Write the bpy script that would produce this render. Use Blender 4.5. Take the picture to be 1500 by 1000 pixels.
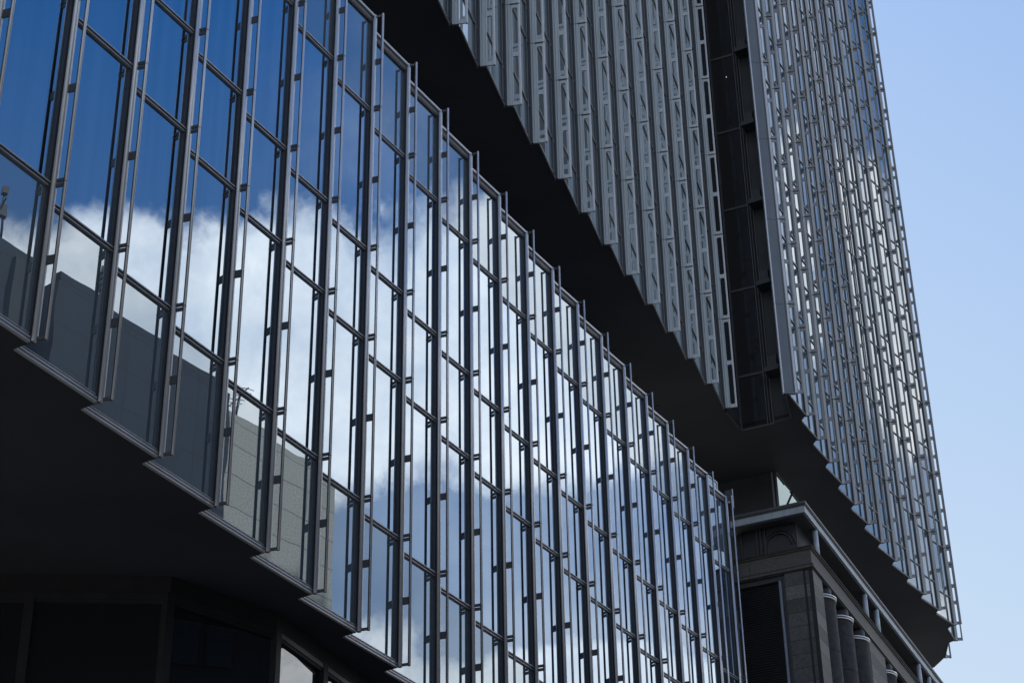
import bpy, bmesh, math, random
from mathutils import Vector, Matrix
random.seed(7)
sc = bpy.context.scene
for o in list(bpy.data.objects):
    bpy.data.objects.remove(o)

# ------------------------------------------------------------------ camera
S = 1.8            # metres per facade module
EYE = 1.6
F_PX, PIT, ROLL = 2944.56, 0.5516, -0.0187
cd = bpy.data.cameras.new("camera"); cam = bpy.data.objects.new("camera", cd)
sc.collection.objects.link(cam); sc.camera = cam
cd.sensor_width = 36.0; cd.sensor_fit = 'HORIZONTAL'; cd.lens = F_PX / 1500 * 36
cd.clip_end = 5000; cd.clip_start = 0.1
_r0 = Vector((1, 0, 0)); _u0 = Vector((0, -math.sin(PIT), math.cos(PIT))); _f = Vector((0, math.cos(PIT), math.sin(PIT)))
_r = _r0 * math.cos(ROLL) + _u0 * math.sin(ROLL); _u = -_r0 * math.sin(ROLL) + _u0 * math.cos(ROLL)
cam.matrix_world = Matrix(((_r.x, _u.x, -_f.x, 0), (_r.y, _u.y, -_f.y, 0), (_r.z, _u.z, -_f.z, EYE), (0, 0, 0, 1)))

# ------------------------------------------------------------------ sky, sun, exposure
SUN_AZ, SUN_EL = -58.0, 61.0        # degrees clockwise from +Y, and above the horizon
w = bpy.data.worlds.new("World"); sc.world = w; w.use_nodes = True
nt = w.node_tree; nt.nodes.clear()
def wn(t, **k):
    n = nt.nodes.new(t)
    for a, b in k.items(): setattr(n, a, b)
    return n
def wl(a, b): nt.links.new(a, b)
def wmath(op, a, b=None, c=None, clamp=False):
    n = wn('ShaderNodeMath', operation=op); n.use_clamp = clamp
    for i, v in enumerate((a, b, c)):
        if v is None: continue
        if isinstance(v, (int, float)): n.inputs[i].default_value = v
        else: wl(v, n.inputs[i])
    return n.outputs[0]
sky = wn('ShaderNodeTexSky', sky_type='NISHITA'); sky.sun_disc = False
sky.sun_elevation = math.radians(SUN_EL); sky.sun_rotation = math.radians(SUN_AZ)
sky.air_density = 1.0; sky.dust_density = 1.7; sky.ozone_density = 1.6
hsv = wn('ShaderNodeHueSaturation'); hsv.inputs['Saturation'].default_value = 1.54; wl(sky.outputs[0], hsv.inputs['Color'])
tc = wn('ShaderNodeTexCoord'); nrm = wn('ShaderNodeVectorMath', operation='NORMALIZE'); wl(tc.outputs['Generated'], nrm.inputs[0])
sep = wn('ShaderNodeSeparateXYZ'); wl(nrm.outputs[0], sep.inputs[0])
az = wmath('MULTIPLY', wmath('ARCTAN2', sep.outputs[0], sep.outputs[1]), 57.2958)
el = wmath('MULTIPLY', wmath('ARCSINE', sep.outputs[2]), 57.2958)
def noise(scale, detail, rough=0.55):
    n = wn('ShaderNodeTexNoise'); n.inputs['Scale'].default_value = scale
    n.inputs['Detail'].default_value = detail; n.inputs['Roughness'].default_value = rough
    wl(nrm.outputs[0], n.inputs['Vector']); return n
nw = noise(11, 7, 0.6); nsep = wn('ShaderNodeSeparateColor'); wl(nw.outputs['Color'], nsep.inputs[0])
WARP = 9.0
azw = wmath('ADD', az, wmath('MULTIPLY', wmath('SUBTRACT', nsep.outputs[0], 0.5), WARP))
elw = wmath('ADD', el, wmath('MULTIPLY', wmath('SUBTRACT', nsep.outputs[1], 0.5), WARP * 0.75))
cv = wn('ShaderNodeCombineXYZ'); wl(azw, cv.inputs[0]); wl(elw, cv.inputs[1])
CLOUDS = [  # azimuth, elevation, half width, half height in degrees: the cloud banks east of the street
    (77, 29.8, 5, 4.2), (71.5, 30.6, 4.6, 4.5), (66.3, 31.6, 4.0, 4.9), (61.5, 31.6, 4.0, 4.6), (57.8, 32.8, 3.0, 4.4),
    (47.5, 34, 2.4, 4.0), (41, 35, 3.2, 3.6),
    (67, 19.5, 6, 4.6), (61, 19.0, 5, 4.4), (55, 18.6, 5, 4.2), (49, 19.6, 5, 4.4),
    (30, 30, 9, 8), (95, 30, 8, 6), (120, 35, 12, 9), (150, 28, 14, 9), (-170, 32, 9, 12), (-140, 30, 12, 9)]
cur = None
for a0, e0, ra, re in CLOUDS:
    s_ = wn('ShaderNodeVectorMath', operation='SUBTRACT'); wl(cv.outputs[0], s_.inputs[0]); s_.inputs[1].default_value = (a0, e0, 0)
    m_ = wn('ShaderNodeVectorMath', operation='MULTIPLY'); wl(s_.outputs[0], m_.inputs[0]); m_.inputs[1].default_value = (1 / ra, 1 / re, 0)
    l_ = wn('ShaderNodeVectorMath', operation='LENGTH'); wl(m_.outputs[0], l_.inputs[0])
    cur = l_.outputs['Value'] if cur is None else wmath('SMOOTH_MIN', cur, l_.outputs['Value'], 0.25)
mr = wn('ShaderNodeMapRange', interpolation_type='SMOOTHSTEP'); wl(cur, mr.inputs['Value'])
mr.inputs['From Min'].default_value = 1.06; mr.inputs['From Max'].default_value = 0.78
nb = noise(16, 6, 0.62)
shade = wn('ShaderNodeMapRange'); wl(nb.outputs['Fac'], shade.inputs['Value'])
shade.inputs['From Min'].default_value = 0.3; shade.inputs['From Max'].default_value = 0.66
shade.inputs['To Min'].default_value = 0.0; shade.inputs['To Max'].default_value = 1.0
ccol = wn('ShaderNodeMix', data_type='RGBA'); wl(shade.outputs[0], ccol.inputs['Factor'])
ccol.inputs['A'].default_value = (8.0, 8.2, 8.6, 1); ccol.inputs['B'].default_value = (11.6, 10.8, 10.2, 1)
nv = noise(6.5, 6, 0.6)
vl = wn('ShaderNodeMapRange', interpolation_type='SMOOTHSTEP'); wl(nv.outputs['Fac'], vl.inputs['Value'])      # thin veil of high cloud, east to north-east
for nme, v in (('From Min', .36), ('From Max', .68), ('To Min', 0.04), ('To Max', 0.52)): vl.inputs[nme].default_value = v
vm = wn('ShaderNodeMapRange', interpolation_type='SMOOTHSTEP'); wl(az, vm.inputs['Value'])
for nme, v in (('From Min', 70), ('From Max', 57), ('To Min', 0.0), ('To Max', 1.0)): vm.inputs[nme].default_value = v
vm2 = wn('ShaderNodeMapRange', interpolation_type='SMOOTHSTEP'); wl(az, vm2.inputs['Value'])
for nme, v in (('From Min', 24), ('From Max', 36), ('To Min', 0.0), ('To Max', 1.0)): vm2.inputs[nme].default_value = v
veil = wmath('MULTIPLY', wmath('MULTIPLY', vl.outputs[0], vm.outputs[0]), vm2.outputs[0])
thin = wmath('MULTIPLY', mr.outputs[0], wmath('ADD', wmath('MULTIPLY', shade.outputs[0], 0.22), 0.76), clamp=True)
h1 = wn('ShaderNodeMapRange'); wl(el, h1.inputs['Value'])                # summer haze: thicker towards the horizon and towards the sun's side
for nme, v in (('From Min', 44), ('From Max', 16), ('To Min', 0.0), ('To Max', 0.50)): h1.inputs[nme].default_value = v
h2 = wn('ShaderNodeMapRange'); wl(az, h2.inputs['Value'])
for nme, v in (('From Min', 62), ('From Max', 10), ('To Min', 0.0), ('To Max', 0.39)): h2.inputs[nme].default_value = v
hz = wn('ShaderNodeMix', data_type='RGBA'); wl(wmath('ADD', h1.outputs[0], h2.outputs[0]), hz.inputs['Factor']); wl(hsv.outputs[0], hz.inputs['A']); hz.inputs['B'].default_value = (3.25, 3.68, 3.95, 1)
mixc = wn('ShaderNodeMix', data_type='RGBA'); wl(wmath('MAXIMUM', thin, veil), mixc.inputs['Factor']); wl(hz.outputs['Result'], mixc.inputs['A']); wl(ccol.outputs['Result'], mixc.inputs['B'])
bg = wn('ShaderNodeBackground'); bg.inputs['Strength'].default_value = 0.10; wl(mixc.outputs['Result'], bg.inputs[0])
wo = wn('ShaderNodeOutputWorld'); wl(bg.outputs[0], wo.inputs[0])
sl = bpy.data.lights.new("sun", 'SUN'); sl.energy = 3.0; sl.angle = math.radians(0.5); sl.color = (1, 0.95, 0.87)
so = bpy.data.objects.new("sun", sl); sc.collection.objects.link(so)
_sd = Vector((math.sin(math.radians(SUN_AZ)) * math.cos(math.radians(SUN_EL)), math.cos(math.radians(SUN_AZ)) * math.cos(math.radians(SUN_EL)), math.sin(math.radians(SUN_EL))))
so.rotation_euler = _sd.to_track_quat('Z', 'Y').to_euler(); so.location = (0, 0, 200)
sc.view_settings.view_transform = 'Standard'; sc.view_settings.look = 'None'; sc.view_settings.exposure = 1.15; sc.view_settings.gamma = 1.0
sc.render.engine = 'CYCLES'; sc.cycles.max_bounces = 8; sc.cycles.glossy_bounces = 5; sc.cycles.diffuse_bounces = 4

# ------------------------------------------------------------------ materials
def mat(name):
    m = bpy.data.materials.new(name); m.use_nodes = True; m.node_tree.nodes.clear(); return m
class N:
    def __init__(s, m): s.t = m.node_tree
    def n(s, t, **k):
        n = s.t.nodes.new(t)
        for a, b in k.items(): setattr(n, a, b)
        return n
    def l(s, a, b): s.t.links.new(a, b)
def plain(name, col, rough=0.5, metal=0.0, var=0.12, scale=3.0, bump=0.0, spec=0.5, streak=0.0):
    """a painted or stone surface with mottled wear and, if asked, vertical weather streaks"""
    m = mat(name); g = N(m)
    tcn = g.n('ShaderNodeTexCoord'); nz = g.n('ShaderNodeTexNoise'); nz.inputs['Scale'].default_value = scale; nz.inputs['Detail'].default_value = 6
    g.l(tcn.outputs['Object'], nz.inputs['Vector'])
    mp = g.n('ShaderNodeMapRange'); g.l(nz.outputs['Fac'], mp.inputs['Value']); mp.inputs['From Min'].default_value = .3; mp.inputs['From Max'].default_value = .7
    mp.inputs['To Min'].default_value = 1 - var; mp.inputs['To Max'].default_value = 1 + var
    mul = g.n('ShaderNodeVectorMath', operation='SCALE'); mul.inputs[0].default_value = col[:3]
    fac = mp.outputs[0]
    if streak:
        mpg = g.n('ShaderNodeMapping'); mpg.inputs['Scale'].default_value = (9, 9, .35); g.l(tcn.outputs['Object'], mpg.inputs[0])
        n2 = g.n('ShaderNodeTexNoise'); n2.inputs['Scale'].default_value = 1.2; n2.inputs['Detail'].default_value = 4; g.l(mpg.outputs[0], n2.inputs['Vector'])
        m2 = g.n('ShaderNodeMapRange'); g.l(n2.outputs['Fac'], m2.inputs['Value']); m2.inputs['From Min'].default_value = .3; m2.inputs['From Max'].default_value = .7
        m2.inputs['To Min'].default_value = 1 - streak; m2.inputs['To Max'].default_value = 1 + streak
        x = g.n('ShaderNodeMath', operation='MULTIPLY'); g.l(fac, x.inputs[0]); g.l(m2.outputs[0], x.inputs[1]); fac = x.outputs[0]
    g.l(fac, mul.inputs['Scale'])
    b = g.n('ShaderNodeBsdfPrincipled'); g.l(mul.outputs[0], b.inputs['Base Color'])
    b.inputs['Roughness'].default_value = rough; b.inputs['Metallic'].default_value = metal; b.inputs['Specular IOR Level'].default_value = spec
    if bump:
        bp = g.n('ShaderNodeBump'); bp.inputs['Strength'].default_value = bump; bp.inputs['Distance'].default_value = .02
        g.l(nz.outputs['Fac'], bp.inputs['Height']); g.l(bp.outputs[0], b.inputs['Normal'])
    o = g.n('ShaderNodeOutputMaterial'); g.l(b.outputs[0], o.inputs[0]); return m
def glass(name, tint, body, f0=0.42, f1=0.85, wav=0.004, stripes=0.0, rough=0.0):
    """coated facade glass: a mirror coat that strengthens at grazing angles over a dark room, panes slightly bowed"""
    m = mat(name); g = N(m)
    tcn = g.n('ShaderNodeTexCoord'); oi = g.n('ShaderNodeObjectInfo')
    off = g.n('ShaderNodeVectorMath', operation='ADD'); g.l(tcn.outputs['Object'], off.inputs[0])
    rv = g.n('ShaderNodeVectorMath', operation='SCALE'); rv.inputs[0].default_value = (31, 17, 23); g.l(oi.outputs['Random'], rv.inputs['Scale']); g.l(rv.outputs[0], off.inputs[1])
    nz = g.n('ShaderNodeTexNoise'); nz.inputs['Scale'].default_value = 0.9; nz.inputs['Detail'].default_value = 1; g.l(off.outputs[0], nz.inputs['Vector'])
    bp = g.n('ShaderNodeBump'); bp.inputs['Strength'].default_value = 1.0; bp.inputs['Distance'].default_value = wav; g.l(nz.outputs['Fac'], bp.inputs['Height'])
    lw = g.n('ShaderNodeLayerWeight'); lw.inputs['Blend'].default_value = 0.32
    mp = g.n('ShaderNodeMapRange'); g.l(lw.outputs['Facing'], mp.inputs['Value'])
    mp.inputs['From Min'].default_value = 0.25; mp.inputs['From Max'].default_value = 0.95
    mp.inputs['To Min'].default_value = f0; mp.inputs['To Max'].default_value = f1
    gl = g.n('ShaderNodeBsdfGlossy'); gl.inputs['Color'].default_value = (*tint, 1); gl.inputs['Roughness'].default_value = rough; g.l(bp.outputs[0], gl.inputs['Normal'])
    df = g.n('ShaderNodeBsdfDiffuse'); df.inputs['Color'].default_value = (*body, 1)
    if stripes:
        mpg = g.n('ShaderNodeMapping'); mpg.inputs['Scale'].default_value = (1, 1, .03); g.l(off.outputs[0], mpg.inputs[0])
        n2 = g.n('ShaderNodeTexNoise'); n2.inputs['Scale'].default_value = 5.0; n2.inputs['Detail'].default_value = 2; g.l(mpg.outputs[0], n2.inputs['Vector'])
        m2 = g.n('ShaderNodeMapRange'); g.l(n2.outputs['Fac'], m2.inputs['Value']); m2.inputs['From Min'].default_value = .38; m2.inputs['From Max'].default_value = .62
        m2.inputs['To Min'].default_value = 0.2; m2.inputs['To Max'].default_value = 1 + stripes
        sc_ = g.n('ShaderNodeVectorMath', operation='SCALE'); sc_.inputs[0].default_value = body; g.l(m2.outputs[0], sc_.inputs['Scale']); g.l(sc_.outputs[0], df.inputs['Color'])
    mx = g.n('ShaderNodeMixShader'); g.l(mp.outputs[0], mx.inputs[0]); g.l(df.outputs[0], mx.inputs[1]); g.l(gl.outputs[0], mx.inputs[2])
    o = g.n('ShaderNodeOutputMaterial'); g.l(mx.outputs[0], o.inputs[0]); return m
def blocks(name, c1, c2, mortar, bw, bh, rough=0.7, spec=0.3, joint=.008):
    """stone laid in blocks, each block its own shade (object x along the wall, z up)"""
    m = mat(name); g = N(m)
    tcn = g.n('ShaderNodeTexCoord'); sp = g.n('ShaderNodeSeparateXYZ'); g.l(tcn.outputs['Object'], sp.inputs[0])
    cb = g.n('ShaderNodeCombineXYZ'); g.l(sp.outputs[0], cb.inputs[0]); g.l(sp.outputs[2], cb.inputs[1])
    br = g.n('ShaderNodeTexBrick'); g.l(cb.outputs[0], br.inputs['Vector']); br.inputs['Scale'].default_value = 1
    br.inputs['Color1'].default_value = (*c1, 1); br.inputs['Color2'].default_value = (*c2, 1); br.inputs['Mortar'].default_value = (*mortar, 1)
    br.inputs['Mortar Size'].default_value = joint; br.inputs['Brick Width'].default_value = bw; br.inputs['Row Height'].default_value = bh; br.offset = 0
    nz = g.n('ShaderNodeTexNoise'); nz.inputs['Scale'].default_value = 14; nz.inputs['Detail'].default_value = 8; g.l(tcn.outputs['Object'], nz.inputs['Vector'])
    mp = g.n('ShaderNodeMapRange'); g.l(nz.outputs['Fac'], mp.inputs['Value']); mp.inputs['From Min'].default_value = .3; mp.inputs['From Max'].default_value = .7; mp.inputs['To Min'].default_value = .75; mp.inputs['To Max'].default_value = 1.25
    mul = g.n('ShaderNodeVectorMath', operation='SCALE'); g.l(br.outputs['Color'], mul.inputs[0]); g.l(mp.outputs[0], mul.inputs['Scale'])
    b = g.n('ShaderNodeBsdfPrincipled'); g.l(mul.outputs[0], b.inputs['Base Color']); b.inputs['Roughness'].default_value = rough; b.inputs['Specular IOR Level'].default_value = spec
    bp = g.n('ShaderNodeBump'); bp.inputs['Strength'].default_value = .4; bp.inputs['Distance'].default_value = .01; g.l(nz.outputs['Fac'], bp.inputs['Height']); g.l(bp.outputs[0], b.inputs['Normal'])
    o = g.n('ShaderNodeOutputMaterial'); g.l(b.outputs[0], o.inputs[0]); return m
M = dict(
    glass=glass('coated_glass', (.61, .74, .87), (.022, .032, .050), .45, .78, .0014, 1.0),
    glass_frit=glass('fritted_glass', (.62, .74, .84), (.11, .135, .155), .34, .64, .0012),
    glass_tower=glass('tower_glass', (.51, .58, .63), (.05, .065, .07), .42, .85, .0002),
    glass_north=glass('tower_glass_pale', (.70, .76, .78), (.28, .31, .325), .42, .82, .0002),  # glass of the left face, paler in body than the right face
    glass_skymirror=glass('sky_mirror_glass', (.78, .90, 1.0), (.05, .06, .06), .6, .92, .0005),  # mirror coat and blue tint raised to brighten the tilted glazing
    glass_dark=glass('lobby_glass', (.66, .72, .76), (.010, .011, .013), .10, .9, .002),
    glass_recess=glass('recess_glass', (.5, .5, .52), (.030, .029, .029), .03, .14, .001),
    tube=plain('satin_aluminium', (.60, .61, .64), .30, .35, .05, 2, streak=.05),
    rail=plain('rail_aluminium', (.58, .58, .60), .32, .35, .05, 2, streak=.05),
    dark=plain('dark_anodised_and_shade', (.052, .052, .056), .5, .1, .1, 4),  # real dark metal; also the painted shade on post and rail backs
    trim=plain('trim_aluminium', (.40, .405, .415), .4, .3, .06, 3),
    fin=plain('fin_panel', (.405, .435, .45), .5, .25, .05, .8, streak=.09),
    fin_r=plain('fin_panel_east', (.50, .495, .49), .5, .3, .06, .8, streak=.08),
    edge=plain('fin_edge', (.42, .43, .45), .4, .4, .05, 2),
    soffit=plain('dark_soffit', (.036, .039, .046), .7, 0, .15, .5, spec=.2),
    wall=plain('dark_wall', (.055, .057, .063), .6, 0, .2, .6, spec=.25),
    ladder_r=plain('ladder_strip', (.24, .245, .26), .5, .3, .08, .8, streak=.1),
    recess_bar=plain('recess_bar', (.10, .10, .105), .5, .3, .1, 3),
    lobby_dark=plain('lobby_dark', (.018, .018, .02), .6, 0, .15, 3, spec=.2),
    panel=plain('wide_panel', (.115, .128, .145), .5, .2, .08, 1.2, streak=.08),
    slab=plain('pale_slab', (.36, .40, .43), .6, 0, .12, 1.5, streak=.1),
    slab_dark=plain('slab_fascia', (.07, .07, .072), .6, 0, .12, 1.5),
    cornice=blocks('cornice_stone', (.060, .060, .059), (.12, .112, .100), (.03, .03, .03), 2.05, 3.0),
    stone=blocks('pier_stone', (.075, .075, .070), (.15, .145, .135), (.02, .02, .02), 3.0, .46),
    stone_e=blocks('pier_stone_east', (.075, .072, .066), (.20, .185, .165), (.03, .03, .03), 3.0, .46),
    shaft=plain('dark_shaft', (.050, .047, .043), .8, 0, .25, 6, .2, spec=.1),
    pipe=plain('downpipe_metal', (.40, .44, .47), .35, .5, .06, 2),
    column=plain('terrace_column', (.42, .46, .50), .5, .2, .08, 2),
    bright=plain('polished_rim', (.85, .85, .85), .25, .3, .02, 2),
    opp_dark=blocks('slate_cladding', (.036, .046, .062), (.040, .051, .068), (.012, .016, .022), 3.6, 1.5, joint=.018),
    opp_tan=blocks('tan_cladding', (.50, .485, .44), (.55, .53, .485), (.25, .245, .23), 2.4, 1.25, joint=.025),
    opp_side=plain('side_cladding', (.045, .045, .05), .7, 0, .15, .8),
    asphalt=plain('asphalt', (.05, .05, .052), .85, 0, .25, 6, .3),
    paving=plain('paving', (.22, .21, .20), .8, 0, .2, 5, .2),
    ground=plain('ground', (.12, .12, .115), .9, 0, .2, .5),
    paint=plain('road_paint', (.7, .7, .68), .7, 0, .15, 8),
    antenna=plain('antenna_metal', (.05, .05, .055), .5, .5, .1, 4),
    roof=plain('roof_deck', (.32, .32, .32), .9, 0, .2, 1),
)
lampm = mat('lamp_glow'); _g = N(lampm); _e = _g.n('ShaderNodeEmission'); _e.inputs[0].default_value = (1, .92, .8, 1); _e.inputs[1].default_value = .45
_o = _g.n('ShaderNodeOutputMaterial'); _g.l(_e.outputs[0], _o.inputs[0])

# ------------------------------------------------------------------ helpers
def D(a): a = math.radians(a); return Vector((math.sin(a), math.cos(a)))       # compass direction on the ground
def RZ(a): return math.radians(90 - a)                                          # rotation that lays local +X along compass a; local -Y then faces a+90
def W(p, z): return Vector((p[0] * S, p[1] * S, z * S + EYE))                   # modules -> metres
class MB:
    def __init__(s): s.v = []; s.f = []; s.mi = []; s.sm = []
    def quad(s, a, b, c, d, mi=0, sm=False):
        n = len(s.v); s.v += [a, b, c, d]; s.f.append((n, n + 1, n + 2, n + 3)); s.mi.append(mi); s.sm.append(sm)
    def box(s, x0, x1, y0, y1, z0, z1, mi=0):
        n = len(s.v); s.v += [(x, y, z) for z in (z0, z1) for y in (y0, y1) for x in (x0, x1)]
        for f in ((0, 2, 3, 1), (4, 5, 7, 6), (0, 1, 5, 4), (2, 6, 7, 3), (0, 4, 6, 2), (1, 3, 7, 5)):
            s.f.append(tuple(n + i for i in f)); s.mi.append(mi); s.sm.append(False)
    def prism(s, poly, z0, z1, mi=0, sm=False):
        n = len(s.v); k = len(poly)
        s.v += [(x, y, z0) for x, y in poly] + [(x, y, z1) for x, y in poly]
        for i in range(k):
            j = (i + 1) % k; s.f.append((n + i, n + j, n + k + j, n + k + i)); s.mi.append(mi); s.sm.append(sm)
        s.f.append(tuple(n + i for i in reversed(range(k)))); s.f.append(tuple(n + k + i for i in range(k))); s.mi += [mi, mi]; s.sm += [False, False]
    def tube(s, p, q, r, k=8, mi=0):
        p = Vector(p); q = Vector(q); d = (q - p).normalized(); a = d.orthogonal().normalized(); b = d.cross(a); n = len(s.v)
        for c in (p, q):
            for i in range(k):
                t = 2 * math.pi * i / k; s.v.append(tuple(c + (a * math.cos(t) + b * math.sin(t)) * r))
        for i in range(k):
            j = (i + 1) % k; s.f.append((n + i, n + j, n + k + j, n + k + i)); s.mi.append(mi); s.sm.append(True)
        s.f.append(tuple(n + i for i in reversed(range(k)))); s.f.append(tuple(n + k + i for i in range(k))); s.mi += [mi, mi]; s.sm += [False, False]
    def mesh(s, name, mats, scale=1.0):
        me = bpy.data.meshes.new(name)
        me.from_pydata([tuple(c * scale for c in v) for v in s.v], [], s.f); me.update()
        for m in (mats if isinstance(mats, (list, tuple)) else [mats]): me.materials.append(m)
        for p, i, sm in zip(me.polygons, s.mi, s.sm): p.material_index = i; p.use_smooth = sm
        bm = bmesh.new(); bm.from_mesh(me); bmesh.ops.recalc_face_normals(bm, faces=bm.faces); bm.to_mesh(me); bm.free()
        return me
def link(name, data, parent=None, loc=(0, 0, 0), rz=0.0):
    """an object placed in WORLD metres under an unrotated, unscaled root (or a rotated part)"""
    o = bpy.data.objects.new(name, data); sc.collection.objects.link(o)
    o.location = loc; o.rotation_euler = (0, 0, rz)
    if parent is not None: o.parent = parent
    return o
def thing(name, label, cat, loc, group=None, rz=0.0):
    o = link(name, None, None, loc, rz); o.empty_display_size = .5; o['label'] = label; o['category'] = cat
    if group: o['group'] = group
    return o
def part(name, me, root, p, z, a):
    """a part of a root thing: local +X along compass a at module point p, height z"""
    return link(name, me, root, W(p, z) - root.location, RZ(a))
def sub(name, me, parent, loc=(0, 0, 0)): return link(name, me, parent, loc)
def dup(o, parent=None):
    c = o.copy(); sc.collection.objects.link(c); c.parent = parent
    for ch in list(o.children):
        dup(ch, c)
    return c
def structure(name, me):
    o = link(name, me); o['kind'] = 'structure'; return o
def rrect(w_, d_, cx=0, cy=0, r=.4, n=3):
    """rounded rectangle outline"""
    r = min(w_, d_) * r; P = []
    for sx, sy, a0 in ((1, 1, 0), (-1, 1, 90), (-1, -1, 180), (1, -1, 270)):
        for i in range(n + 1):
            t = math.radians(a0 + 90 * i / n); P.append((cx + sx * (w_ / 2 - r) + r * math.cos(t), cy + sy * (d_ / 2 - r) + r * math.sin(t)))
    return P
def inside_frame(P, mx=1.0):
    d = P - Vector((0, 0, EYE)); zf = d.dot(_f)
    if zf <= 0: return False
    x = F_PX * d.dot(_r) / zf / 750; y = F_PX * d.dot(_u) / zf / 500
    return abs(x) < mx and abs(y) < mx

# ------------------------------------------------------------------ podium geometry, measured in modules
AZ0, KAP = 21.44279, 0.0036
T10 = Vector((-0.5235, 21.5156))
def chord(i): return AZ0 + math.degrees(KAP) * (i - 10)
def TUBE(i):
    t = i - 10; d = D(AZ0); n = D(AZ0 + 90); return T10 + d * t + n * (.5 * KAP * t * t)
ZB, ZT = 8.1273, 16.1886
K1, K3, K4, K6 = 9.6171, 11.5931, 12.7760, 14.7576
MIDS = [8.8708, 10.5829, 13.720, 15.4588]
GROUND = -EYE / S
PAN = 9.1                                   # panes are turned this far off the street line
I0, I1 = -1, 21
podium = thing('glass_building', 'low glass building with sawtooth mirror panes and thin metal fins reflecting clouds', 'building', W(TUBE(10), GROUND))

# glass panes, copied bay by bay
ROWS = [(ZB + .075, K1 - .016), (K1 + .016, K3 - .016), (K3 + .016, K4 - .016), (K4 + .016, K6 - .016), (K6 + .016, ZT - .115)]
GX0, GX1, GY = -.978, -.02, .030
pane_me, tran_me = [], []
for r, (za, zb) in enumerate(ROWS):
    b = MB(); b.box(GX0, GX1, GY, GY + .012, 0, zb - za)
    pane_me.append(b.mesh('glass_pane', M['glass_frit'] if r in (0, 4) else M['glass'], S))
b = MB()                                    # bar between two storeys of panes: a bright nose over a black groove
b.box(GX0, GX1, GY - .030, GY + .008, .004, .016, 0); b.box(GX0, GX1, GY - .018, GY + .008, -.020, .004, 1); b.box(GX0, GX1, GY - .024, GY + .008, -.028, -.020, 0)
tran = b.mesh('transom', [M['trim'], M['dark']], S)
b = MB()                                    # head of a bay: broad coping over fine ribs
b.box(GX0 - .0, GX1 + .01, GY - .060, GY + .14, -.036, .0, 0); b.box(GX0, GX1, GY - .02, GY + .01, -.058, -.036, 1)
b.box(GX0, GX1, GY - .034, GY + .01, -.068, -.058, 0); b.box(GX0, GX1, GY - .02, GY + .01, -.080, -.068, 1)
b.box(GX0, GX1, GY - .030, GY + .01, -.088, -.080, 0); b.box(GX0, GX1, GY - .02, GY + .01, -.115, -.088, 1)
coping_me = b.mesh('coping', [M['trim'], M['dark']], S)
b = MB()                                    # foot of a bay: three ribs
b.box(GX0, GX1, GY - .030, GY + .0, -.010, .010, 0); b.box(GX0, GX1, GY - .010, GY + .01, .012, .024, 1); b.box(GX0, GX1, GY - .028, GY + .01, .024, .044, 0)
b.box(GX0, GX1, GY - .010, GY + .01, .044, .058, 1); b.box(GX0, GX1, GY - .024, GY + .01, .058, .066, 0); b.box(GX0, GX1, GY - .012, GY + .01, .066, .075, 1)
sill_me = b.mesh('sill', [M['trim'], M['dark']], S)
b = MB(); b.box(-1.012, -.982, -.135, GY + .05, 0, ZT - ZB - .01)
return_me = b.mesh('side_return', M['dark'], S)
# fin: a round post on the joint, a rail held off it by flat plates
def half(w_, d_, cx, cy, front): return [(cx + w_ / 2 * math.cos(math.radians(t)), cy + d_ / 2 * math.sin(math.radians(t))) for t in (range(180, 361, 15) if front else range(0, 181, 15))]
b = MB(); b.prism(half(.050, .056, .002, -.010, True), 0, ZT - ZB, 0, True); b.prism(half(.048, .044, .002, -.0095, False), 0, ZT - ZB - .002, 1, True); b.box(.021, .030, -.030, .035, .03, ZT - ZB - .01, 0); b.box(-.034, .0, .006, .045, .03, ZT - ZB - .01, 1)  # rear half dark: shade on the post's back put into its colour
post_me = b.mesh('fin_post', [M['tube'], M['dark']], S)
RD = .118
b = MB(); b.prism(half(.029, .034, 0, 0, True), 0, ZT - ZB + .004, 0, True); b.prism(half(.028, .030, 0, .0005, False), .0, ZT - ZB + .002, 1, True)  # dark rear half paints in the shade on the rail's back
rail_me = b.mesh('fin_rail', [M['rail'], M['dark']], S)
def plate(h): 
    b = MB(); b.box(-.006, .006, -RD + .012, -.012, -h / 2, h / 2); return b.mesh('plate', M['dark'], S)
plate_mid = plate(.084)
b = MB(); b.box(-.006, .006, -RD + .012, -.012, .006, .040); b.box(-.006, .006, -RD + .012, -.012, -.044, -.007)
b.prism(rrect(.051, .054, .002, -.010), -.003, .003); b.prism(rrect(.033, .035, 0, -RD), -.003, .003)
plate_dbl = b.mesh('plate_pair', M['dark'], S)
plate_end = plate(.030)
FINDEV = -12.0                               # rails point this far off the pane's normal
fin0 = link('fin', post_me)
RA = math.radians(-FINDEV)
def fin_children(f, full=True):
    c = math.cos(RA); s_ = math.sin(RA)
    def loc(z): return (0, 0, z * S)
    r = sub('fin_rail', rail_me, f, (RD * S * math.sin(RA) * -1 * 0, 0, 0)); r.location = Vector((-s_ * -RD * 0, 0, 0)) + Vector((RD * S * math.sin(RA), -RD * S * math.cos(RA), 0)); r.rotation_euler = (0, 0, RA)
    for z in MIDS: p = sub('plate', plate_mid, f, loc(z - ZB)); p.rotation_euler = (0, 0, RA)
    for z in (K1, K3, K4, K6): p = sub('plate', plate_dbl, f, loc(z - ZB)); p.rotation_euler = (0, 0, RA)
    for z in (.02, ZT - ZB - .022): p = sub('plate', plate_end, f, loc(z)); p.rotation_euler = (0, 0, RA)
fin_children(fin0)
spare = MB()                                # panes out of the picture
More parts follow.
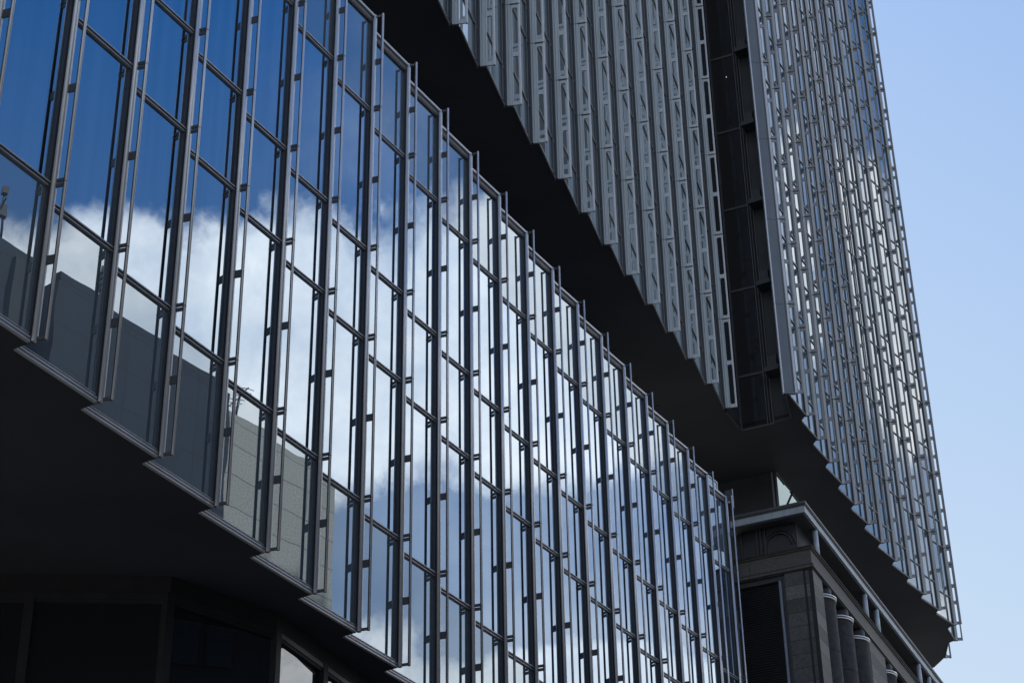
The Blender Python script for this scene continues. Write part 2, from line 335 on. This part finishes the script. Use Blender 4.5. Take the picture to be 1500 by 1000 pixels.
for i in range(I0, I1 + 1):
    pa = chord(i) + PAN; t = TUBE(i)
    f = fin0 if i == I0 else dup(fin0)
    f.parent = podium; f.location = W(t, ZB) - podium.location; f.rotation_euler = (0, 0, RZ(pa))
    for r, (za, zb) in enumerate(ROWS):
        o = part('glass_pane', pane_me[r], podium, t, za, pa + random.uniform(-.09, .09)); o.rotation_euler.x = random.uniform(-.0009, .0009)
        o_c = W(t - D(pa) * .5, (za + zb) / 2)
        if r > 0:
            sub('transom', tran, o, (0, 0, -.016 * S))
    part('coping', coping_me, podium, t, ZT, pa); part('sill', sill_me, podium, t, ZB, pa)
    part('side_return', return_me, podium, t, ZB, pa)
# body behind the panes: soffit, deck, south extension and the plain end wall
def inner(i, d): return TUBE(i) + D(chord(i) - 90) * d
def polymesh(name, pts, z0, z1, m):
    b = MB(); b.prism([(p[0] * S, p[1] * S) for p in pts], 0, (z1 - z0) * S); return b.mesh(name, m)
def ppart(name, pts, z0, z1, m, root):
    me = polymesh(name, pts, z0, z1, m)
    return link(name, me, root, Vector((0, 0, z0 * S + EYE)) - root.location)
front = [inner(i, .10) for i in range(-9, I0 - 1)]
for i in range(I0, 22):
    pa = chord(i) + PAN; q = TUBE(i) + D(pa - 90) * (GY - .004)
    front += [q - D(pa) * .985, q]
back = [inner(i, 9.0) for i in range(-9, 22)][::-1]
ppart('soffit', front + back, ZB - .004, ZB + .06, M['soffit'], podium)
ppart('roof_deck', [inner(i, .30) for i in range(-9, 22)] + back, ZT - .45, ZT - .38, M['roof'], podium)
ext = [inner(i, .02) for i in range(-9, I0 - 1 + 1)]
ppart('south_wing', ext + [inner(I0 - 1, .20)] + [inner(i, .22) for i in range(-9, I0 - 1)][::-1], ZB + .06, ZT, M['dark'], podium)
e21 = TUBE(21)
ppart('end_wall', [e21 + D(chord(21) - 90) * .06 + D(chord(21)) * .02, e21 + D(chord(21) - 90) * 9 + D(chord(21)) * .02, e21 + D(chord(21) - 90) * 9 + D(chord(21)) * .08, e21 + D(chord(21) - 90) * .06 + D(chord(21)) * .08], ZB + .06, ZT - .1, M['dark'], podium)
# glass parapet screens at the far end of the roof
b = MB(); b.box(-.95, -.04, .12, .135, 0, .30, 0); b.box(-.95, -.04, .11, .145, .30, .325, 1); b.box(-.97, -.95, .11, .145, 0, .325, 1); b.box(-.04, -.02, .11, .145, 0, .325, 1)
scr = b.mesh('parapet_screen', [M['glass_frit'], M['trim']], S)
part('parapet_screen', scr, podium, TUBE(21), ZT, chord(21) + PAN)
b = MB(); b.box(0, .13, -.006, .006, 0, .24, 0); b.box(.13, .142, -.01, .01, -.12, .25, 1)
scr2 = b.mesh('parapet_screen', [M['glass_frit'], M['trim']], S)
part('parapet_screen', scr2, podium, TUBE(21) + D(20) * .05, ZT - .10, chord(21) + 92)
# recessed glazed lobby under the overhang
LZ = 7.94
LOB = [Vector(p) for p in ((-9.0, 17.0), (-4.55, 17.22), (-3.26, 17.32), (-2.35, 18.20), (-1.97, 19.07))]
hd = math.degrees(math.atan2(LOB[4].x - LOB[3].x, LOB[4].y - LOB[3].y))
LOB.append(LOB[4] + D(23.5) * 1.0)
for k in range(11): LOB.append(LOB[-1] + D(23.5) * 1.02)
for k in range(len(LOB) - 1):
    a, c = LOB[k], LOB[k + 1]; L = (c - a).length; ang = math.degrees(math.atan2(c.x - a.x, c.y - a.y)); H = LZ - GROUND
    b = MB(); b.box(.05, L - .05, .02, .035, .2, H - .10)
    o = part('lobby_window', b.mesh('lobby_window', M['glass_dark'], S), podium, a, GROUND, ang)
    b = MB(); b.box(-.045, .045, -.03, .10, 0, H); sub('lobby_mullion', b.mesh('lobby_mullion', M['lobby_dark'], S), o)
    b = MB(); b.box(.045, L - .045, -.022, .06, H - .065, H - .012, 0); b.box(.045, L - .045, -.01, .06, H - .10, H - .065, 1); b.box(.045, L - .045, -.03, .06, H - .012, H, 1)
    b.box(.045, L - .045, -.01, .06, 0, .2, 1); b.box(.045, .05, .062, .10, 0, H - .012, 1)
    sub('lobby_head', b.mesh('lobby_head', [M['recess_bar'] if k > 2 else M['lobby_dark'], M['lobby_dark']], S), o)
ppart('bulkhead', LOB + [LOB[-1] + D(-66) * .5] + [p + D(-66 if j > 2 else -10) * .5 for j, p in reversed(list(enumerate(LOB)))], LZ + .003, ZB - .006, M['lobby_dark'], podium)

# ------------------------------------------------------------------ tower
ZS = 18.5874; FL = 1.96; NF = 12; TOPZ = ZS + FL * NF
tower = thing('tower', 'tall office tower lined with slotted grey fins, overhanging on a black soffit', 'tower', W((4.4, 33.5), GROUND))
def ladder_plate(b, x0, x1, c, hw, y0, y1, holes, z0, z1, mi=0):
    """an upright plate with a column of round-ended slots cut through it"""
    lev = [(z0, 0)]
    for ha, hb in holes:
        r = min(hw * .55, (hb - ha) * .45); lev.append((ha, 0))
        for q in (0, .5, 1.0): lev.append((ha + r * (1 - math.cos(q * math.pi / 2)), hw * (.55 + .45 * math.sin(q * math.pi / 2))))
        for q in (1.0, .5, 0): lev.append((hb - r * (1 - math.cos(q * math.pi / 2)), hw * (.55 + .45 * math.sin(q * math.pi / 2))))
        lev.append((hb, 0))
    lev.append((z1, 0))
    for (za, wa), (zb, wb) in zip(lev, lev[1:]):
        if zb - za < 1e-6: continue
        for y in (y0, y1):
            if wa == 0 and wb == 0: b.quad((x0, y, za), (x1, y, za), (x1, y, zb), (x0, y, zb), mi)
            else:
                b.quad((x0, y, za), (c - wa, y, za), (c - wb, y, zb), (x0, y, zb), mi); b.quad((c + wa, y, za), (x1, y, za), (x1, y, zb), (c + wb, y, zb), mi)
        if wa or wb:
            b.quad((c - wa, y0, za), (c - wa, y1, za), (c - wb, y1, zb), (c - wb, y0, zb), mi); b.quad((c + wa, y0, za), (c + wa, y1, za), (c + wb, y1, zb), (c + wb, y0, zb), mi)
    b.quad((x0, y0, z0), (x0, y1, z0), (x0, y1, z1), (x0, y0, z1), mi); b.quad((x1, y0, z0), (x1, y1, z0), (x1, y1, z1), (x1, y0, z1), mi)
    b.quad((x0, y0, z0), (x1, y0, z0), (x1, y1, z0), (x0, y1, z0), mi); b.quad((x0, y0, z1), (x1, y0, z1), (x1, y1, z1), (x0, y1, z1), mi)
HOLES = [(.035, .475), (.520, .965)]
def make_fin(solid, lad, th, m_s, m_l, two):
    b = MB()
    for k in range(NF):
        z0 = k * FL + .006; z1 = (k + 1) * FL - .006
        if two:
            b.box(0, solid * .56, -th / 2, th / 2, z0, z1); b.box(solid * .605, solid - .004, -th / 2 + .003, th / 2 - .003, z0, z1)
        else: b.box(0, solid - .004, -th / 2, th / 2, z0, z1)
        b.box(-.03, solid, -th / 2 + .006, th / 2 - .006, z0 - .012, z0, 1)
    for k in range(1, NF): b.box(solid - .02, solid + lad, -th / 2 - .008, th / 2 + .008, k * FL - .012, k * FL + .004, 1)
    b.box(-.040 if two else -.03, -.002, -th / 2 - .006, th / 2 + .004, 0, NF * FL, 1)
    body = b.mesh('fin_panel', [m_s, M['dark']], S)
    b = MB()
    for k in range(NF):
        z0 = k * FL + .006; z1 = (k + 1) * FL - .006
        ladder_plate(b, solid, solid + lad - .022, solid + (lad - .022) / 2, (lad - .022) / 2 - (.013 if two else .009), -th / 2 + .006, th / 2 - .006, [(z0 + a * (z1 - z0), z0 + c * (z1 - z0)) for a, c in HOLES], z0, z1)
    lad_me = b.mesh('slotted_strip', m_l, S)
    b = MB()
    for k in range(NF): b.box(solid + lad - .022, solid + lad, -th / 2 - .004, th / 2 + .004, k * FL + .006, (k + 1) * FL - .006)
    edge_me = b.mesh('fin_edge', M['edge'] if two else m_l, S)
    f = link('fin', body); sub('slotted_strip', lad_me, f); sub('fin_edge', edge_me, f)
    return f
def strip_glass(L, m, z1=TOPZ, deep=True):
    b = MB(); b.box(-L, 0, 0, .012, 0, z1 - ZS, 0); me = b.mesh('glass_strip', m, S)
    b = MB()
    for k in range(NF):
        for zz in (k * FL, k * FL + .35 * FL):
            b.box(-L, 0, -.022, .004, zz - .004, zz + .006, 0); b.box(-L, 0, -.014, .004, zz - .024, zz - .004, 1)
    if not deep: b.box(-.03, -.004, -.020, .004, 0, z1 - ZS, 1); return me, b.mesh('transoms', [M['trim'], M['dark']], S)
    b.box(-.045, -.004, -.048, .004, 0, z1 - ZS, 1); b.box(-.15, -.13, -.020, .004, 0, z1 - ZS, 0); b.box(-.19, -.15, -.030, .004, 0, z1 - ZS, 1)
    return me, b.mesh('transoms', [M['trim'], M['dark']], S)
def chord_nodes(start, h0, dh, n):
    P = [Vector(start)]; H = []
    for k in range(n): H.append(h0 + dh * k); P.append(P[-1] + D(H[-1]))
    return P, H
# left (street-aligned) face
finL = make_fin(.128, .135, .034, M['fin'], M['fin'], True)
gL, tL = strip_glass(.925, M['glass_north'])
k0 = -4
base = Vector((-0.8, 21.722)); P = [base]
for k in range(4): P.insert(0, P[0] - D(22.0 - .19 * (k + 1)))
PL, HL = P, [22.0 - .19 * (4 - k) for k in range(4)]
for k in range(12): h = 22.0 + .225 * k; HL.append(h); PL.append(PL[-1] + D(h))
HL.append(24.6)
soffit_left = []
for k, p in enumerate(PL):
    h = HL[k]
    f = finL if k == 0 else dup(finL)
    f.parent = tower; f.location = W(p, ZS) - tower.location; f.rotation_euler = (0, 0, RZ(h + 77.0))
    if k:
        ga = HL[k - 1] - 7.3
        o = part('glass_strip', gL, tower, p, ZS, ga); sub('transoms', tL, o)
        soffit_left += [p - D(ga) * .925, p]
    b = None
# right (street corner) face
finR = make_fin(.058, .118, .030, M['fin_r'], M['ladder_r'], False)
gR, tR = strip_glass(.835, M['glass_tower'], deep=False)
SR, HR = chord_nodes((5.1320, 32.3210), 18.4, 1.06, 11)
HR.append(30.2); HR2 = [14.5, -3.0]
soffit_right = []
starts = [(p, h + 8.3, .835) for p, h in zip(SR, HR)]
starts += [(Vector((9.96, 43.25)), 23.5, .76), (Vector((10.12, 44.10)), 5.0, .86)]
gR2 = {}
for k, (p, ga, L) in enumerate(starts):
    e = p + D(ga) * L
    if abs(L - .835) < 1e-6: g_, t_ = gR, tR
    else: g_, t_ = strip_glass(L, M['glass_tower'], deep=False)
    o = part('glass_strip', g_, tower, e, ZS, ga); sub('transoms', t_, o)
    f = finR if k == 0 else dup(finR)
    f.parent = tower; f.location = W(e + D(ga) * .035, ZS) - tower.location; f.rotation_euler = (0, 0, RZ((HR[k] if k < 12 else ga - 8) + 80.0))
    soffit_right += [p, e]
# broad fin that opens the right face, with its pale edge bead
b = MB()
for k in range(NF): b.box(0, .215, -.02, .02, k * FL + .005, (k + 1) * FL - .005, 0)
b.box(0, .21, -.015, .015, 0, NF * FL, 1)
o = part('broad_panel', b.mesh('broad_panel', [M['panel'], M['dark']], S), tower, (5.003, 32.15), ZS - .05, 80)
b = MB()
for k in range(NF): b.box(-.028, -.002, -.03, .03, k * FL + .004, (k + 1) * FL - .004, 0)
sub('edge_bead', b.mesh('edge_bead', M['edge'], S), o)
fb = dup(finR); fb.parent = tower; fb.location = W(Vector((5.003, 32.15)) + D(80) * .205, ZS - .02) - tower.location; fb.rotation_euler = (0, 0, RZ(82))
# recess between the two faces
rc = [Vector(p) for p in ((3.985, 32.80), (4.33, 33.47), (4.93, 33.21), (5.21, 33.06), (5.02, 32.20))]
b = MB(); L = (rc[1] - rc[0]).length; b.box(0, L, 0, .03, 0, NF * FL)
part('recess_wall', b.mesh('recess_wall', M['wall'], S), tower, rc[0], ZS - .06, 27)
a_ = math.degrees(math.atan2(rc[2].x - rc[1].x, rc[2].y - rc[1].y)); L = (rc[2] - rc[1]).length
b = MB(); b.box(0, L, 0, .015, 0, NF * FL)
o = part('recess_window', b.mesh('recess_window', M['glass_recess'], S), tower, rc[1], ZS - .09, a_)
b = MB()
for x, ww in ((0, .03), (.015, .012), (L - .13, .016), (L - .075, .012), (L - .02, .018)): b.box(x, x + ww, -.03, -.001, 0, NF * FL, 0)
for k in range(NF): b.box(.03, L - .13, -.022, -.001, k * FL + 1.15, k * FL + 1.175, 0); b.box(.03, L - .13, -.018, -.001, k * FL + 1.19, k * FL + 1.20, 0)
b.box(.03, L, -.022, -.001, 0, .02, 0)
sub('recess_mullions', b.mesh('recess_mullions', M['recess_bar'], S), o)
b = MB(); b.box(.33, .345, -.012, -.005, FL * 4 + .62, FL * 4 + .635); sub('ceiling_lamp', b.mesh('ceiling_lamp', lampm, S), o)
a_ = math.degrees(math.atan2(rc[3].x - rc[2].x, rc[3].y - rc[2].y)); L = (rc[3] - rc[2]).length
b = MB(); b.box(0, L, 0, .03, 0, NF * FL)
o = part('recess_wall', b.mesh('recess_wall', M['wall'], S), tower, rc[2], ZS - .05, a_)
b = MB(); b.box(0, L - .02, -.30, -.002, 0, .10); b.box(.05, L - .1, -.16, -.002, .10, .40)
led = b.mesh('service_ledge', M['dark'], S)
for k in range(NF): sub('service_ledge', led, o, (0, 0, (k * FL + .95) * S))
b = MB(); L = (rc[4] - rc[3]).length; b.box(0, L, 0, .03, 0, NF * FL)
part('recess_wall', b.mesh('recess_wall', M['wall'], S), tower, rc[3], ZS - .05, math.degrees(math.atan2(rc[4].x - rc[3].x, rc[4].y - rc[3].y)))
# soffit, rear of the block
endp = [Vector(p) for p in ((10.05, 45.55), (9.2, 46.6))]
rear = [Vector((2.0, 49.5)), Vector((-11.5, 18.6))]
outline = [PL[0] + D(-70) * .3] + soffit_left + rc + soffit_right + endp + rear
ppart('soffit', outline, ZS - .004, ZS + .05, M['soffit'], tower)
# ribs of the soffit cladding
b = MB()
for k in range(46):
    p0 = Vector((-1.0, 22.2)) + D(23.5) * (k * .55); q0 = p0 + D(-66.5) * 4
    if k > 20: break
    if k > 21: p0 = p0 + D(113) * (1.3 + .06 * (k - 21)); 
    a1 = p0 - D(23.5) * .004; 
    b.prism([((a1 + D(-66.5) * .7).x * S, (a1 + D(-66.5) * .7).y * S), ((a1 + D(-66.5) * 4).x * S, (a1 + D(-66.5) * 4).y * S), ((a1 + D(-66.5) * 4 + D(23.5) * .012).x * S, (a1 + D(-66.5) * 4 + D(23.5) * .012).y * S), ((a1 + D(-66.5) * .7 + D(23.5) * .012).x * S, (a1 + D(-66.5) * .7 + D(23.5) * .012).y * S)], 0, .02)
link('soffit_ribs', b.mesh('soffit_ribs', M['dark']), tower, Vector((0, 0, (ZS - .006) * S + EYE - .02)) - tower.location)
body = [p + D(-68) * .35 for p in PL[1:]] + [Vector((4.5, 33.9)), Vector((5.5, 33.6))] + [p + D(-62) * .35 for p, _, _ in starts[1:]] + endp + rear
ppart('rear_block', body, ZS + .06, TOPZ, M['dark'], tower)
# storey set back under the tower: glazed wall, tilted to mirror bright low sky, and the dark core
g0 = Vector((5.18, 35.27)); H = 2.6
for k in range(9):
    p = g0 + D(25) * (k * 1.02)
    b = MB(); b.box(.03, 1.0, 0, .012, -H, 0)
    o = part('undercroft_window', b.mesh('undercroft_window', M['glass_skymirror'], S), tower, p, 16.25, 25)
    b = MB(); b.box(1.0, 1.02, -.02, .02, -H, 0, 0); sub('mullion', b.mesh('mullion', M['dark'], S), o)
    o.location = W(p, ZS - .008) - tower.location; o.rotation_euler = (math.radians(29.2), 0, RZ(25)); o.rotation_mode = 'XYZ'  # tilt added so the panes reflect pale sky past the soffit
b = MB(); b.box(-4.5, -.06, 0, .1, 0, ZS - .01 - 15.8, 0); b.box(-.06, -.03, -.02, .1, 0, ZS - .01 - 15.8, 0); b.box(-.03, .0, -.02, .1, 0, .9, 0)
part('core_wall', b.mesh('core_wall', M['wall'], S), tower, g0, 15.8, 115)
b = MB(); b.box(-.105, -.075, -.03, -.003, 1.75, ZS - .02 - 15.8); b.box(-.2, -.02, -.06, -.003, 0, 1.75, 1)
part('core_trim', b.mesh('core_trim', [M['edge'], M['dark']], S), tower, g0, 15.8, 115)
cw = [inner(i, 2.6) for i in range(-4, 22)]
ppart('core_wall', cw + [p + D(-66) * .3 for p in reversed(cw)], ZT - .37, ZS - .008, M['wall'], tower)

# ------------------------------------------------------------------ stone building
C = Vector((.336, 2.082)) * 15.4
AE, AS = 24.5, 114.5
stone = thing('stone_building', 'dark stone building with block piers, arched openings and a pale roof slab, under the tower', 'building', W(C, GROUND))
def spart(name, b, m, p=C, a=AE, z=GROUND): return part(name, b.mesh(name, m, S), stone, p, z, a)
G = -GROUND
LE = 18.0
ZC0, ZC1 = 14.97, 15.40
for g_ in range(5):                          # block piers with groups of three round half columns between them
    s0 = g_ * 3.93 - .53
    b = MB(); b.box(max(s0, .003), s0 + 1.09, -.012 if g_ else 0, .42, 0, ZC0 + G - .02); spart('pier', b, M['stone_e'])
    if g_ == 4: break
    for q in range(3):
        cx = s0 + 1.49 + q * 1.04
        def arc(r, e=0.0): return [(cx + r * math.cos(math.radians(t)), .22 - r * math.sin(math.radians(t))) for t in range(-10, 191, 10)]
        b = MB(); b.prism(arc(.305), 0, 14.745 + G, 0, True); b.prism(arc(.25), 14.745 + G, ZC0 + G - .02, 1, True); b.prism(arc(.3075), 13.73 + G, 13.742 + G, 1, True)
        o = spart('half_column', b, [M['shaft'], M['lobby_dark']])
        for zz, rr in ((14.712, .325), (14.752, .335)):
            b = MB(); b.prism(arc(rr), zz + G, zz + .021 + G, 0, True); sub('capital_ring', b.mesh('capital_ring', M['bright'], S), o)
b = MB(); b.box(.02, LE, .43, .50, 0, ZC0 + G); spart('wall', b, M['wall'])
# corner pier and south side
b = MB(); b.box(-.51, -.175, -.015, .35, 0, ZC0 + G - .02); spart('pier', b, M['stone'], C, AS)
b = MB(); b.box(-.172, -.135, .004, .3, 0, ZC0 + G - .02); b.box(-.132, -.075, -.004, .3, 0, ZC0 + G - .02); b.box(-.072, -.003, .004, .3, 0, ZC0 + G - .02); spart('pier', b, M['stone'], C, AS)
b = MB(); b.box(-1.45, -.51, .10, .14, 0, ZC0 + G - .02, 0)
for k in range(60):
    z = ZC0 + G - .14 - k * .045; b.quad((-1.40, .05, z), (-.67, .05, z), (-.67, .095, z + .034), (-1.40, .095, z + .034), 1)
b.box(-1.45, -.52, .02, .10, ZC0 + G - .11, ZC0 + G - .02, 1); b.box(-.575, -.515, .02, .10, 0, ZC0 + G - .11, 1)
spart('louvre', b, [M['wall'], M['wall']], C, AS)
b = MB(); b.tube((-.615, .03, 0), (-.615, .03, ZC0 + G - .115), .026, 12); spart('downpipe', b, M['pipe'], C, AS)
# cornice: mouldings and a plain band, mitred round the corner
def ring(o1, o2, z0, z1, m, name, smat=None):
    c0 = C + D(AS) * o1 - D(AE) * o1
    P_ = [C + D(AS) * o1 - D(AE) * o1, C + D(AS) * o1 + D(AE) * LE, C - D(AS) * o2 + D(AE) * LE, C - D(AS) * o2 + D(AE) * o2, C - D(AS) * 1.42 + D(AE) * o2, C - D(AS) * 1.42 - D(AE) * o1]
    return P_
def ringbox(b, out, dep, z0, z1, mi=0):
    b.box(-out * 1.0, LE, -out, dep, z0 + G, z1 + G, mi)
be, bs = MB(), MB()
for out, z0, z1, mi in ((.045, 15.37, 15.40, 1), (.028, 15.345, 15.37, 0), (.0, 15.06, 15.345, 0), (.022, 15.03, 15.06, 1), (.040, 14.985, 15.03, 0), (.015, 14.955, 14.985, 1)):
    be.prism([(-out, -out), (LE, -out), (LE, .4), (.4, .4)], z0 + G, z1 + G, mi)
    bs.prism([(out, -out), (-.4, .4), (-1.42, .4), (-1.42, -out)], z0 + G, z1 + G, mi)
spart('cornice', be, [M['cornice'], M['shaft']]); spart('cornice', bs, [M['cornice'], M['shaft']], C, AS)
# terrace loggia between cornice and slab
b = MB(); b.box(.40, LE, .30, .38, ZC1 + G - .3, 16.05 + G); spart('wall', b, M['wall'])
b = MB(); b.box(-1.42, -.30, .30, .38, ZC1 + G - .3, 16.05 + G)
for R, yy in ((.30, .28), (.24, .27)):
    for t in range(0, 180, 12):
        p_ = [(-.62 - .02 + R * math.cos(math.radians(x)), yy, 15.66 + G + R * math.sin(math.radians(x))) for x in (t, t + 12)]
        b.tube(p_[0], p_[1], .014, 6)
for x in (-1.35, -1.05, -.98, -.90): b.box(x, x + .035, .25, .30, ZC1 + G, 16.05 + G)
spart('wall', b, M['wall'], C, AS)
b = MB(); b.box(.0, LE, .0, .62, ZC1 + G - .32, ZC1 + G - .26); spart('terrace', b, M['roof'], C + D(AE) * .41 - D(AS) * .41, AE)
for s_ in (.76, 3.86, 4.66, 7.75, 8.55, 11.6, 12.4):
    b = MB(); b.tube((s_, .09, ZC1 + G), (s_, .09, 16.04 + G), .050, 16); spart('terrace_column', b, M['column'])
b = MB(); b.tube((-.085, .1, ZC1 + G), (-.085, .1, ZC1 + G + .035), .012, 8); b.box(-.105, -.065, .08, .12, ZC1 + G + .035, ZC1 + G + .055)
spart('spot_lamp', b, M['bright'], C, AS)
# roof slab with a pale fascia
ZR = 16.07
SC = Vector((.3178, 1.9796)) * (ZR + .128)
def slabpiece(o, z0, z1, m, name):
    P_ = [SC + D(AS) * o - D(AE) * o, SC + D(AS) * o + D(AE) * 22, SC - D(AS) * 3 + D(AE) * 22, SC - D(AS) * 1.40 + D(AE) * 1.2, SC - D(AS) * 1.40 - D(AE) * o]
    ppart(name, P_, z0, z1, m, stone)
slabpiece(0, ZR, ZR + .125, M['slab'], 'roof_slab')
slabpiece(-.03, ZR - .03, ZR - .003, M['wall'], 'slab_soffit')
slabpiece(.018, ZR + .128, ZR + .150, M['slab_dark'], 'slab_fascia')
slabpiece(.030, ZR + .153, ZR + .205, M['slab_dark'], 'slab_coping')

# ------------------------------------------------------------------ buildings across the street (seen in the panes)
OX = lambda al, dep: (T10 * S + D(22) * al + D(112) * (26 + dep))
def obuild(name, label, pieces, h, m):
    p = OX(pieces[0][0], pieces[0][2]); root = thing(name, label, 'building', (p.x, p.y, 0))
    return root
def slab_at(root, name, a0, a1, d0, d1, z0, z1, m):
    b = MB(); b.box(0, a1 - a0, -(d1 - d0), 0, 0, z1 - z0)     # local +X along street, -Y away from it
    p = OX(a0, d0); return link(name, b.mesh(name, m), root, Vector((p.x, p.y, z0)) - root.location, RZ(22))
def face_windows(root, a0, a1, z0, z1, nx, nz, d0, wf=.6, hf=.55):
    for i in range(nx):
        for j in range(nz):
            x = a0 + (i + .5) * (a1 - a0) / nx; z = z0 + (j + .5) * (z1 - z0) / nz; hw = wf * (a1 - a0) / nx / 2; hh = hf * (z1 - z0) / nz / 2
            b = MB(); b.box(-hw, hw, 0, .06, -hh, hh); p = OX(x, d0)
            o = link('window', b.mesh('window', M['glass_dark']), root, Vector((p.x, p.y, z)) - root.location, RZ(22))
A = obuild('slate_building', 'dark slate office block mirrored at the far left edge of the glass front', [(-30, 0, 0)], 39, None)
slab_at(A, 'wall', -30, 4.1, 0, 14, 0, 38.6, M['opp_dark']); slab_at(A, 'parapet', -30.1, 4.15, -.0, .4, 38.605, 39.1, M['opp_dark']); slab_at(A, 'end_strip', 3.2, 4.12, -.25, .0, 0, 38.6, M['opp_side'])
face_windows(A, -28, 2.5, 6, 30, 8, 5, -.03)
Bb = obuild('grey_building', 'dark blue grey block with a black side wall, mirrored in the lower left panes', [(5.6, 0, 0)], 39, None)
slab_at(Bb, 'wall', 5.6, 14.7, 0, 12, 0, 39.2, M['opp_dark']); slab_at(Bb, 'side_wall', 5.55, 5.6, .0, 1.4, 0, 39.15, M['opp_side']); slab_at(Bb, 'parapet', 5.58, 14.72, -.0, .3, 39.205, 39.5, M['opp_dark'])
face_windows(Bb, 6.5, 14, 4, 26, 4, 5, -.03)
Cc = obuild('tan_building', 'pale tan block mirrored in the panes right of the dark blue grey block', [(14.75, 0, 0)], 39, None)
slab_at(Cc, 'wall', 14.75, 21.5, .1, 12, 0, 38.5, M['opp_tan']); slab_at(Cc, 'parapet', 14.75, 21.5, .1, .4, 38.505, 38.85, M['opp_tan'])
face_windows(Cc, 15.2, 21, 4, 26, 3, 5, .07)
def antenna(al, z, h, kind, label):
    p = OX(al, .6); t = thing('roof_antenna', label, 'antenna', (p.x, p.y, z), 'antennas on the roofs across the street')
    b = MB(); b.tube((0, 0, 0), (0, 0, h), .045, 6); link('mast', b.mesh('mast', M['antenna']), t)
    b = MB()
    if kind == 0: b.box(-.12, .12, -.12, .12, h * .55, h * .75); b.tube((-.3, 0, h * .8), (.3, 0, h * .8), .03, 6); b.box(-.1, .1, -.1, .1, h - .15, h + .1)
    elif kind == 1:
        for k in range(5): b.box(-.18, .18, -.04, .04, h * (.25 + .14 * k), h * (.25 + .14 * k) + .12); b.tube((0, 0, h * .3), (.5, 0, h * .9), .03, 6)
    elif kind == 2: b.box(-.09, .09, -.09, .09, h * .62, h); b.box(-.13, .13, -.1, .1, h * .2, h * .45)
    else:
        b.tube((-.9, 0, h * .85), (.9, 0, h), .025, 6)
        for k in range(6): x = -.8 + k * .3; b.tube((x, -.3, h * .86 + .02 * k), (x, .3, h * .86 + .02 * k), .015, 5)
    link('aerial', b.mesh('aerial', M['antenna']), t)
antenna(3.1, 39.1, 2.4, 0, 'slim pole antenna with a crossbar on the roof of the slate office block')
antenna(7.9, 39.5, 1.7, 1, 'ladder like antenna with stacked plates on the dark blue grey block')
antenna(11.6, 39.5, 2.3, 2, 'thick whip antenna with two boxes on the dark blue grey block')
antenna(15.7, 38.85, 1.2, 3, 'slanting comb shaped television antenna on the roof of the tan clad block')

# ------------------------------------------------------------------ ground
b = MB(); b.box(-1500, 1500, -1500, 1500, -.5, -.16); structure('ground', b.mesh('ground', M['ground']))
def lane(name, d0, d1, z0, z1, m):
    b = MB(); b.box(-200, 300, -d1, -d0, z0, z1); o = structure(name, b.mesh(name, m)); p = T10 * S; o.location = (p.x, p.y, 0); o.rotation_euler = (0, 0, RZ(22))
lane('pavement', -16, 6, -.16, 0, M['paving']); lane('road', 6.0, 20, -.158, -.12, M['asphalt']); lane('pavement', 20, 46, -.16, 0, M['paving'])
b = MB()
for k in range(60): b.box(-180 + k * 8, -177 + k * 8, -13.08, -12.92, -.118, -.114)
o = structure('road_markings', b.mesh('road_markings', M['paint'])); o.location = (T10.x * S, T10.y * S, 0); o.rotation_euler = (0, 0, RZ(22))
